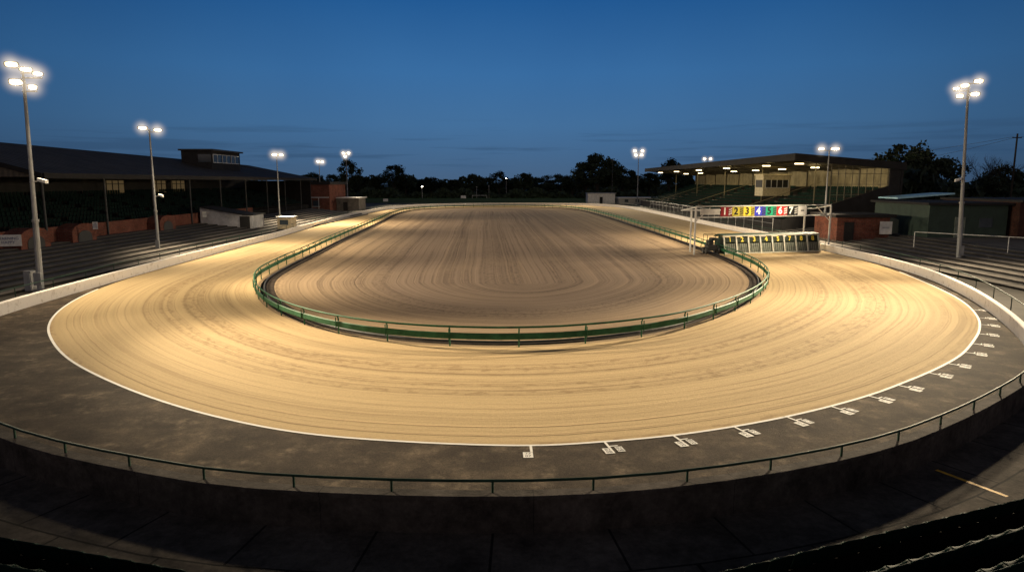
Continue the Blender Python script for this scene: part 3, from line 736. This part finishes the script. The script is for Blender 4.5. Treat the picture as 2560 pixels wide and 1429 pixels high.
for i in range(NR-1):
    x=38.5+i*1.58+0.9; z=1.4+0.52*i; y=98
    while y<202:
        if any(abs(y-a)<1.1 for a in (118.5,150,180)): y+=0.5; continue
        if 120<y<126 and x>43.5: y+=0.6; continue
        allseats.append((x,y,z,math.pi/2)); y+=0.62
fm=seat_mesh(False)
allseats.sort(key=lambda s:Vector(s[:2]).length)
_f=fm.build('far_seat',SEATF); FM=_f.data; bpy.data.objects.remove(_f)
_f=fm.build('far_seat',SEATR); FMR=_f.data; bpy.data.objects.remove(_f)
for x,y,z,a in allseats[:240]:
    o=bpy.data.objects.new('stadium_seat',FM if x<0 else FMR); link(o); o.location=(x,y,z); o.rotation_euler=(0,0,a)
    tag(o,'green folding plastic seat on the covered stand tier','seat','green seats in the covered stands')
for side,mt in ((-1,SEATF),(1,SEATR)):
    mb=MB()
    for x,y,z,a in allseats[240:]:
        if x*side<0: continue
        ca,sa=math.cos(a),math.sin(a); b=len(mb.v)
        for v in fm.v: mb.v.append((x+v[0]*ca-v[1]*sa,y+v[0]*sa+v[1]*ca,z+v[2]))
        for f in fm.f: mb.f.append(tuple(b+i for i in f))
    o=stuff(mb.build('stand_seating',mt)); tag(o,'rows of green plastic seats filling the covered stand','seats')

# ------------------------------------------------------------------ right side buildings
st=MB(); rs_=MB()
for i in range(8):
    x0=33.4+i*1.45; z=0.14*(i+1); x1=x0+1.45 if i<7 else 64
    st.box(x0+0.02,x1,30,94,-0.01,z); rs_.box(x0,x0+0.02,30,94,z-0.14,z-0.02); rs_.box(x0+1.0,x0+1.45,30,72,z,z+0.012)
structure(st.build('terrace_steps',CONCL)); structure(rs_.build('terrace_riser_shade',RISERSHADE))
e=thing('brick_kiosk',(39,78,0.5),'low red brick kiosk with flat dark roof','building')
MB().box(36.4,42.3,76.3,82,0.1,3.1).build('wall',REDB,e); MB().box(36.0,42.8,75.9,82.5,3.1,3.45).build('roof',FASC,e); MB().box(37.2,38.3,76.24,76.3,0.5,2.6).build('door',FASC,e)
e=thing('green_shed',(50,75,0.7),'long dark green shed with pale door and flat roof','building')
MB().box(44.6,53,73,84,0.6,4.6).build('wall',paint('shed_green',(0.028,0.05,0.038),0.8,var=0.3,scale=1),e); MB().box(44.2,53.4,72.6,84.5,4.6,4.85).build('roof',FASC,e)
MB().box(47.4,48.5,72.94,73,0.9,3.3).build('door',paint('grey_green_door',(0.15,0.18,0.15),0.6),e); MB().box(50,51.4,72.94,73,2.2,3.2).build('window',GLASS,e)
e=thing('brick_shed',(57,75,0.7),'dark brick shed joined to a green shed','building')
MB().box(53.5,66,72,85,0.6,4.9).build('wall',DRYB,e); MB().box(53.42,66.4,71.6,85.5,4.9,5.15).build('roof',FASC,e)
e=thing('workshop',(52,92,0.7),'small workshop with pale blue metal roof','building')
MB().box(51.5,58,91,95,0.5,4.6).build('wall',CONCL,e)
mb=MB(); roofquad(mb,51,5.0,58.5,5.6,90.6,95.5); mb.build('roof',paint('pale_blue_roof',(0.40,0.70,0.85),0.4,var=0.2),e)
e=thing('pipe_rail',(40,63,0.6),'white tubular crowd barrier rail on the terrace','railing')
pp=[(38.2,64.5),(40.4,61.5),(42.8,58.5),(45.0,55.5)]
for a,b in zip(pp,pp[1:]): MB().tube((a[0],a[1],2.35),(b[0],b[1],2.35),0.04,n=8).build('top_rail',WSTEEL,e)
for a in pp: MB().tube((a[0],a[1],0.9),(a[0],a[1],2.35),0.035,n=8).build('post',WSTEEL,e)
e=thing('pipe_rail',(34,100,0.3),'long white tubular rail in front of the covered stand','railing')
for z in (1.5,2.2): MB().tube((35.2,92,z),(36.4,180,z),0.04,n=6).build('top_rail',GALV,e)
for k in range(23): MB().tube((35.2+1.2*k/22,92+4*k,0),(35.2+1.2*k/22,92+4*k,2.2),0.04,n=6).build('post',GALV,e)

# ------------------------------------------------------------------ starting traps
tr=thing('starting_traps',(20.9,67.2,0),'row of greyhound starting traps with yellow numbers on the sand','starting traps')
tr.rotation_euler=(0,0,rad(14))
W=10.8; NT=8; w=W/NT
MB().box(0,W,0.95,1.6,0.12,1.40).build('body',DGREEN,tr,True)
PALE=paint('pale_trap_paint',(0.52,0.52,0.45),0.6,var=0.35)
MB().prism([(-0.10,1.82),(0.9,1.92),(1.65,1.7),(1.65,1.6),(0.9,1.82),(-0.10,1.76)],'x',-0.1,W+0.1).build('roof',MGREEN,tr,True)
MB().box(-0.1,W+0.1,-0.16,-0.11,1.70,1.82).build('roof_edge',PALE,tr,True)
MB().box(-0.1,W+0.1,-0.60,-0.54,0.02,0.12).build('sill',PALE,tr,True)
for i in range(NT+1):
    mb=MB(); x=i*w; mb.prism([(-0.52,0.04),(-0.42,0.04),(-0.02,1.68),(-0.12,1.68)],'x',x-0.065,x+0.065); mb.build('partition',PALE,tr,True)
    mb=MB(); mb.prism([(-0.40,0.05),(-0.02,1.66),(0.9,1.72),(1.0,0.05)],'x',x-0.02,x+0.02); mb.build('side_panel',DGREEN,tr,True)
TRAPG=paint('trap_door_green',(0.16,0.18,0.15),0.6,var=0.5,scale=3,spec=0.2)
TRAPD=paint('trap_number_panel',(0.03,0.04,0.032),0.7,var=0.4,scale=3,spec=0.1)
MESHC=paint('trap_bar_steel',(0.03,0.03,0.028),0.7,0.2,var=0.3)
TYEL=paint('trap_number_yellow',(0.75,0.58,0.05),0.6,var=0.15,scale=5,bump=0)
nums=['1','2','3','4','5','7','8','8']
for i in range(NT):
    x=i*w
    m1=MB(); m1.quadbox((x+w/2,-0.30,0.56),(w/2-0.17,0,0),(0,0.105,0.43),(0,0.015,-0.004)); m1.build('trap_door',TRAPG,tr,True)
    m3=MB()
    for k in range(4): xx=x+0.32+k*(w-0.64)/3; m3.bar((xx,-0.46,0.12),(xx,-0.22,1.0),0.03)
    m3.build('door_bars',MESHC,tr,True)
    m2=MB(); m2.quadbox((x+w/2,-0.10,1.36),(w/2-0.12,0,0),(0,0.06,0.25),(0,0.015,-0.004)); m2.build('number_plate',TRAPD,tr,True)
    text_mesh(nums[i],0.64,TYEL,'number',(x+w/2,-0.14,1.36),(rad(77),0,0),tr,True,0.01,0.015)
mb=MB()
for x in (0.4,W/2,W-0.4): mb.tube((x-0.08,0.5,0.14),(x+0.08,0.5,0.14),0.14,n=14)
mb.build('wheel',BLACK,tr,True)
e=thing('trap_tractor',(19.3,67.2,0),'dark green towing unit attached to the starting traps','tow unit')
mb=MB(); mb.box(19.25,20.2,66.5,67.9,0.35,0.9); mb.box(19.35,19.8,66.6,67.8,0.9,1.35); mb.prism([(66.5,1.35),(67.8,1.35),(67.5,1.6),(66.8,1.6)],'x',19.6,20.2); mb.build('body',BLACK,e,bevel=0.05)
mb=MB()
for x in (19.05,20.2):
    for y in (66.7,67.7): mb.tube((x,y,0.32),(x+0.2,y,0.32),0.32,n=16)
mb.build('wheel',BLACK,e)
mb=MB()
for x in (19.1,20.3): mb.tube((x,66.4,0.9),(x,66.4,1.9),0.025,n=6); mb.tube((x,67.8,0.9),(x,67.8,1.9),0.025,n=6)
for a,b in (((19.1,66.4,1.9),(20.3,66.4,1.9)),((19.1,67.8,1.9),(20.3,67.8,1.9)),((19.1,66.4,1.9),(19.1,67.8,1.9)),((20.3,66.4,1.9),(20.3,67.8,1.9)),((19.1,66.4,1.2),(20.3,66.4,1.7))): mb.tube(a,b,0.025,n=6)
mb.build('frame',DGREEN,e)

g=thing('number_gantry',(17.8,66.2,0),'white steel gantry carrying coloured trap number boards','gantry')
A=Vector((17.8,66.2,0));B=Vector((33.2,71.2,0)); dd=(B-A).normalized(); bk=Vector((-dd.y,dd.x,0))*2.6
for p,z in ((A,4.6),(B,4.6),(A+bk+dd*1.2,4.3),(B+bk*1.0-dd*1.0,4.5)):
    MB().bar((p.x,p.y,0),(p.x,p.y,z),0.14).build('post',WSTEEL,g)
mb=MB()
for z in (4.68,3.62): mb.bar(A+Vector((0,0,z)),B+Vector((0,0,z)),0.10)
mb.bar(A+bk+Vector((0,0,4.2)),B+bk+Vector((0,0,4.2)),0.1)
for t in (0,0.5,1): p=A.lerp(B,t); mb.bar(p+Vector((0,0,4.6)),p+bk+Vector((0,0,4.2)),0.08)
mb.bar(A+Vector((0,0,3.2)),A+dd*1.6+Vector((0,0,4.5)),0.07); mb.bar(B+Vector((0,0,3.0)),B-dd*1.8+Vector((0,0,4.5)),0.07)
mb.build('beam',WSTEEL,g)
def flat(n,c): return paint(n,c,0.6,var=0.12,scale=2,bump=0,spec=0.2)
WHT=flat('sign_white',(0.82,0.82,0.80)); BLK=flat('sign_black',(0.01,0.01,0.01))
cols=[('maroon',(0.25,0.012,0.02),WHT),('olive_yellow',(0.48,0.41,0.05),BLK),('bright_yellow',(0.70,0.56,0.05),BLK),('blue',(0.03,0.04,0.50),WHT),('green',(0.01,0.28,0.15),BLK),('red',(0.58,0.02,0.02),WHT),('black',(0.012,0.012,0.012),WHT)]
fr=-Vector((-dd.y,dd.x,0))
angz=math.atan2(dd.y,dd.x)
x0=2.75; pw=1.31
mb=MB(); c0=A+dd*1.55+fr*0.1+Vector((0,0,4.15)); mb.quadbox(c0,dd*1.1,fr*0.02,(0,0,0.28)); mb.build('blank_board',WSTEEL,g)
for i,(cn,c,tc_) in enumerate(cols):
    s0=x0+i*pw; cpt=A+dd*(s0+0.42)+fr*0.12+Vector((0,0,4.15))
    mb=MB(); mb.quadbox(cpt,dd*0.42,fr*0.03,(0,0,0.45)); mb.build('number_board',flat('board_'+cn,c),g)
    text_mesh(str(i+1),0.95,tc_,'number',cpt+fr*0.045,(math.pi/2,0,angz),g,False,0.005,0.03)
    c2=A+dd*(s0+1.07)+fr*0.12+Vector((0,0,4.15))
    mb=MB(); mb.quadbox(c2,dd*0.22,fr*0.03,(0,0,0.45)); mb.build('divider_board',flat('divider_'+cn,tuple(min(1,v*0.5+0.03) for v in c)),g)
    mb=MB()
    for k in range(9):
        qx=(k%3-1)*0.13; qz=(k//3-1)*0.22+0.04*((k*7)%3-1); mb.quadbox(c2+fr*0.035+dd*qx+Vector((0,0,qz)),dd*0.04,fr*0.004,(0,0,0.06))
    mb.build('emblem',tc_ if i not in (3,4) else BLK,g)
cpt=A+dd*(x0+7*pw+0.55)+fr*0.12+Vector((0,0,4.15))
mb=MB(); mb.quadbox(cpt,dd*0.54,fr*0.03,(0,0,0.45)); mb.build('number_board',WHT,g)
mb=MB(); mb.quadbox(cpt+fr*0.036,dd*0.2,fr*0.004,(0,0,0.05)); mb.build('emblem',BLK,g)

# ------------------------------------------------------------------ far side
e=thing('boundary_fence',(0,236,-0.8),'low dark green mesh fence beyond the track','fence')
mb=MB(); mb.box(-60,44,236,236.08,-0.8,1.5); mb.build('panel',paint('green_mesh',(0.015,0.05,0.03),0.7,var=0.4),e)
mb=MB(); mb.bar((-60,235.9,1.5),(44,235.9,1.5),0.08); 
mb.build('top_rail',GREEN,e)
e=thing('white_hut',(30,228,0),'long white flat roofed hut beyond the far bend','building')
MB().box(25,34,226,232,-0.3,3.3).build('wall',WSTEEL,e); MB().box(24.8,34.3,225.7,232.3,3.3,3.5).build('roof',GALV,e); MB().box(28.9,29.9,225.94,226,0,2.2).build('door',FASC,e)
e=thing('white_hut',(40,224,0),'long low grey hut with white roof edge','building')
MB().box(34.6,47,222,228,-0.3,1.9).build('wall',GALV,e); MB().box(34.4,47.3,221.7,228.3,1.9,2.15).build('roof',WSTEEL,e); 
for x in (36.5,40,43.5): MB().box(x,x+1.2,221.94,222,0.6,1.5).build('window',GLASS,e)
e=thing('goal_frame',(-11,262,-0.8),'white metal goal frame on the field beyond','goal')
mb=MB(); mb.tube((-15.2,262,-0.8),(-15.2,262,2.0),0.08,n=6);mb.tube((-9.6,262,-0.8),(-9.6,262,2.0),0.08,n=6);mb.tube((-15.2,262,2.0),(-9.6,262,2.0),0.08,n=6); mb.build('frame',WSTEEL,e)

# ------------------------------------------------------------------ trees
def crown_mesh(seed,n_clump,leaves,rx,rz,size):
    rnd=random.Random(seed); mb=MB()
    cl=[]
    for _ in range(n_clump):
        a=rnd.uniform(0,2*math.pi); h=rnd.uniform(-0.9,1.0); rr=math.sqrt(max(0,1-h*h))*rnd.uniform(0.35,1.0)
        cl.append((math.cos(a)*rr*rx,math.sin(a)*rr*rx,h*rz*(1 if h>0 else 0.8),rnd.uniform(0.16,0.34)*rx))
    for cx,cy,cz,cr in cl:
        for _ in range(leaves):
            v=Vector((rnd.gauss(0,1),rnd.gauss(0,1),rnd.gauss(0,0.8))).normalized()*cr*rnd.uniform(0.3,1.1)
            c=Vector((cx,cy,cz))+v
            a=Vector((rnd.uniform(-1,1),rnd.uniform(-1,1),rnd.uniform(-1,1))).normalized(); b=a.orthogonal().normalized()
            s=size*rnd.uniform(0.5,1.2)
            mb.poly([c+a*s,c+b*s*0.7,c-a*s,c-b*s*0.7])
    return mb
def trunk_mesh(seed,h,r,spread):
    rnd=random.Random(seed); mb=MB()
    mb.tube((0,0,-0.2),(0.1,0,h*0.5),r,r*0.7,8); 
    for k in range(7):
        a=k*2.4+rnd.uniform(-.3,.3); z0=h*rnd.uniform(0.3,0.5)
        p=Vector((0.1,0,z0)); q=Vector((math.cos(a)*spread*0.5,math.sin(a)*spread*0.5,h*rnd.uniform(0.65,0.95)))
        mb.tube(p,q,r*0.4,r*0.12,6)
        for j in range(3):
            pp_=p.lerp(q,rnd.uniform(0.4,0.9)); mb.tube(pp_,pp_+Vector((rnd.uniform(-1,1),rnd.uniform(-1,1),rnd.uniform(0.3,1)))*spread*0.3,r*0.12,r*0.04,5)
    return mb
variants=[]
for sdd in range(5):
    t=trunk_mesh(sdd,8,0.32,3.2).build('trunk',BARK); c=crown_mesh(sdd+20,36+sdd*3,85,3.4,2.9,0.25).build('crown',LEAF); 
    variants.append((t.data,c.data)); bpy.data.objects.remove(t); bpy.data.objects.remove(c)
def tree(x,y,base,height,width,v,label='dark leafy tree silhouetted against the dusk sky'):
    e=thing('tree',(x,y,base),label,'tree','trees around the stadium'); sz=height/9.4; sx=width/7.0; e.scale=(sx,sx,sz); e.rotation_euler=(0,0,random.uniform(0,6))
    t=bpy.data.objects.new('trunk',variants[v][0]); link(t); t.parent=e
    c=bpy.data.objects.new('crown',variants[v][1]); link(c); c.parent=e; c.location=(0,0,6.1)
belt=[(-0.238,300,17,11),(-0.222,330,11,11),(-0.2,340,11.5,14),(-0.171,320,15.5,13),(-0.155,330,11.5,12),(-0.135,350,9,14),(-0.118,340,10,13),(-0.1,350,9.5,14),(-0.085,340,9,12),(-0.056,340,11.5,13),(-0.035,350,10,13),(-0.019,335,13,10),(0.0,345,10,13),(0.018,335,12,11),(0.037,350,10,13),(0.053,340,11,13),(0.07,345,11.5,14),(0.088,330,11,15),(0.108,300,14.5,16),(0.124,290,19,20),(0.143,300,15.5,16),(0.16,310,14,15),(0.18,330,11,14),(0.2,330,12,14),(0.229,300,17.5,11),(-0.26,320,11,12),(-0.29,320,12,12),(0.25,330,13,12),(-0.32,330,11,12)]
for i,(s,yy,h,w_) in enumerate(belt): tree(s*yy,yy,-0.8,h,w_,i%5)
for i,(x,y,h,w_) in enumerate([(74,130,15.0,12),(80,135,12,9),(88,140,12.5,9),(92,132,9,9),(100,140,11,9),(106,140,10,9),(70,122,8.5,8),(84,120,8.5,9),(96,122,9,9),(64,128,9,7)]):
    tree(x,y,-0.8,h,w_,(i+2)%5)
def bare(seed,h):
    rnd=random.Random(seed); mb=MB()
    def br(p,d,l,r,dep):
        q=p+d*l; mb.tube(p,q,r,r*0.65,5 if dep>1 else 7,cap=False)
        if dep>=6: return
        for _ in range(3 if dep<5 else 2):
            nd=(d+Vector((rnd.uniform(-.75,.75),rnd.uniform(-.75,.75),rnd.uniform(-0.1,0.5)))).normalized()
            br(q,nd,l*rnd.uniform(0.62,0.82),r*0.58,dep+1)
    br(Vector((0,0,0)),Vector((0,0,1)),h*0.24,0.25,0); return mb
e=thing('tree',(89,127,-0.8),'bare branched tree with fine twigs against the sky','tree','trees around the stadium')
mb=bare(3,16.5); mb.build('trunk',BARK,e,True)
def mass(name,x0,x1,y,h,n,label,depth=6):
    mb=MB(); rnd=random.Random(5)
    for _ in range(n):
        x=rnd.uniform(x0,x1); hh=h*(0.75+0.25*math.sin(x*0.21)+0.18*math.sin(x*0.67+1))
        c=Vector((x,y+rnd.uniform(0,depth),rnd.uniform(-0.8,hh)))
        a=Vector((rnd.uniform(-1,1),rnd.uniform(-1,1),rnd.uniform(-1,1))).normalized(); b=a.orthogonal().normalized(); s=rnd.uniform(0.5,1.3)
        mb.poly([c+a*s,c+b*s*0.8,c-a*s,c-b*s*0.8])
    o=stuff(mb.build(name,LEAF)); tag(o,label,'hedge')
mass('far_wood',-190,190,370,9.5,16000,'dark far-off wood along the horizon',12)
mass('hedge',-110,62,262,4.2,9000,'dark scrubby hedge beyond the boundary fence',5)
mass('side_wood',62,135,112,7.8,9000,'dark wood behind the sheds',8)
e=thing('utility_pole',(80,110,-0.8),'dark wooden utility pole with overhead wires','utility pole')
MB().tube((80,110,-0.8),(80,110,14.6),0.17,0.12,8).build('pole',BARK,e); MB().box(79.3,80.7,109.9,110.1,13.9,14.05).build('crossarm',BARK,e)
mb=MB()
def wire(a,b,sag):
    a=Vector(a);b=Vector(b);P=[a.lerp(b,t/12)-Vector((0,0,sag*4*(t/12)*(1-t/12))) for t in range(13)]
    for p,q in zip(P,P[1:]): mb.tube(p,q,0.025,n=4,cap=False)
wire((79.4,110,14.1),(48,160,9.5),1.0); wire((80.6,110,14.1),(140,100,15),1.5); wire((79.4,110,13.9),(58,150,9.5),1.6)
mb.build('wire',BLACK,e)

# ------------------------------------------------------------------ sky (dusk: deep blue ahead, unseen warm fill glow added low behind the camera)
wd=bpy.data.worlds.new('World'); S.world=wd; wd.use_nodes=True; nt=wd.node_tree; nt.nodes.clear()
out=N(nt,'ShaderNodeOutputWorld'); bg=N(nt,'ShaderNodeBackground'); L(nt,bg.outputs[0],out.inputs[0])
tc=N(nt,'ShaderNodeTexCoord'); sp_=N(nt,'ShaderNodeSeparateXYZ'); L(nt,tc.outputs['Generated'],sp_.inputs[0])
r=ramp(nt,sp_.outputs[2],[(0.0,(0.062,0.118,0.212)),(0.03,(0.060,0.134,0.258)),(0.08,(0.058,0.162,0.335)),(0.15,(0.042,0.155,0.365)),(0.26,(0.012,0.092,0.285)),(0.45,(0.020,0.042,0.085)),(1.0,(0.022,0.032,0.050))])
ax=math_(nt,'ABSOLUTE',sp_.outputs[0]); fall=math_(nt,'POWER',ax,2.0); fall=math_(nt,'MULTIPLY_ADD',fall,-1.0,1.0,clamp=True)
fall=math_(nt,'MAXIMUM',fall,0.45)
cb=N(nt,'ShaderNodeCombineXYZ')
for i in range(3): L(nt,fall,cb.inputs[i])
c=mixc(nt,1.0,r.outputs[0],cb.outputs[0],'MULTIPLY')
mp=N(nt,'ShaderNodeMapping'); mp.inputs['Scale'].default_value=(3.0,3.0,60); mp.inputs['Location'].default_value=(1.3,0.2,0.0); L(nt,tc.outputs['Generated'],mp.inputs[0])
cn=noise(nt,mp.outputs[0],1.6,4,0.5)
cm=gray(nt,cn,[(0.54,0),(0.65,1)])
band=gray(nt,sp_.outputs[2],[(0.012,0),(0.04,1),(0.07,0.5),(0.09,0)])
f=math_(nt,'MULTIPLY',math_(nt,'MULTIPLY',cm,band),0.6)
c=mixc(nt,f,c,(0.030,0.074,0.152))
soft=noise(nt,tc.outputs['Generated'],2.0,4,0.55); sr=ramp(nt,soft,[(0.3,(0.90,0.92,0.94)),(0.7,(1.10,1.08,1.05))])
c=mixc(nt,1.0,c,sr.outputs[0],'MULTIPLY')
back=gray(nt,math_(nt,'MULTIPLY',sp_.outputs[1],-1.0),[(0.0,0),(0.5,1)])
lowb=gray(nt,sp_.outputs[2],[(0.0,1),(0.8,0)])
c=mixc(nt,math_(nt,'MULTIPLY',back,lowb),c,(0.38,0.29,0.24))
L(nt,c,bg.inputs[0]); bg.inputs[1].default_value=1.0

# ------------------------------------------------------------------ camera
cam=bpy.data.cameras.new('camera'); cam.lens=36*1700/2560; cam.sensor_width=36; cam.clip_end=6000; cam.clip_start=0.1
co=bpy.data.objects.new('camera',cam); link(co); co.location=(0,0,7.0); co.rotation_euler=(rad(90-8.663),0,0)
S.camera=co
S.view_settings.view_transform='Standard'; S.view_settings.look='None'; S.view_settings.exposure=0
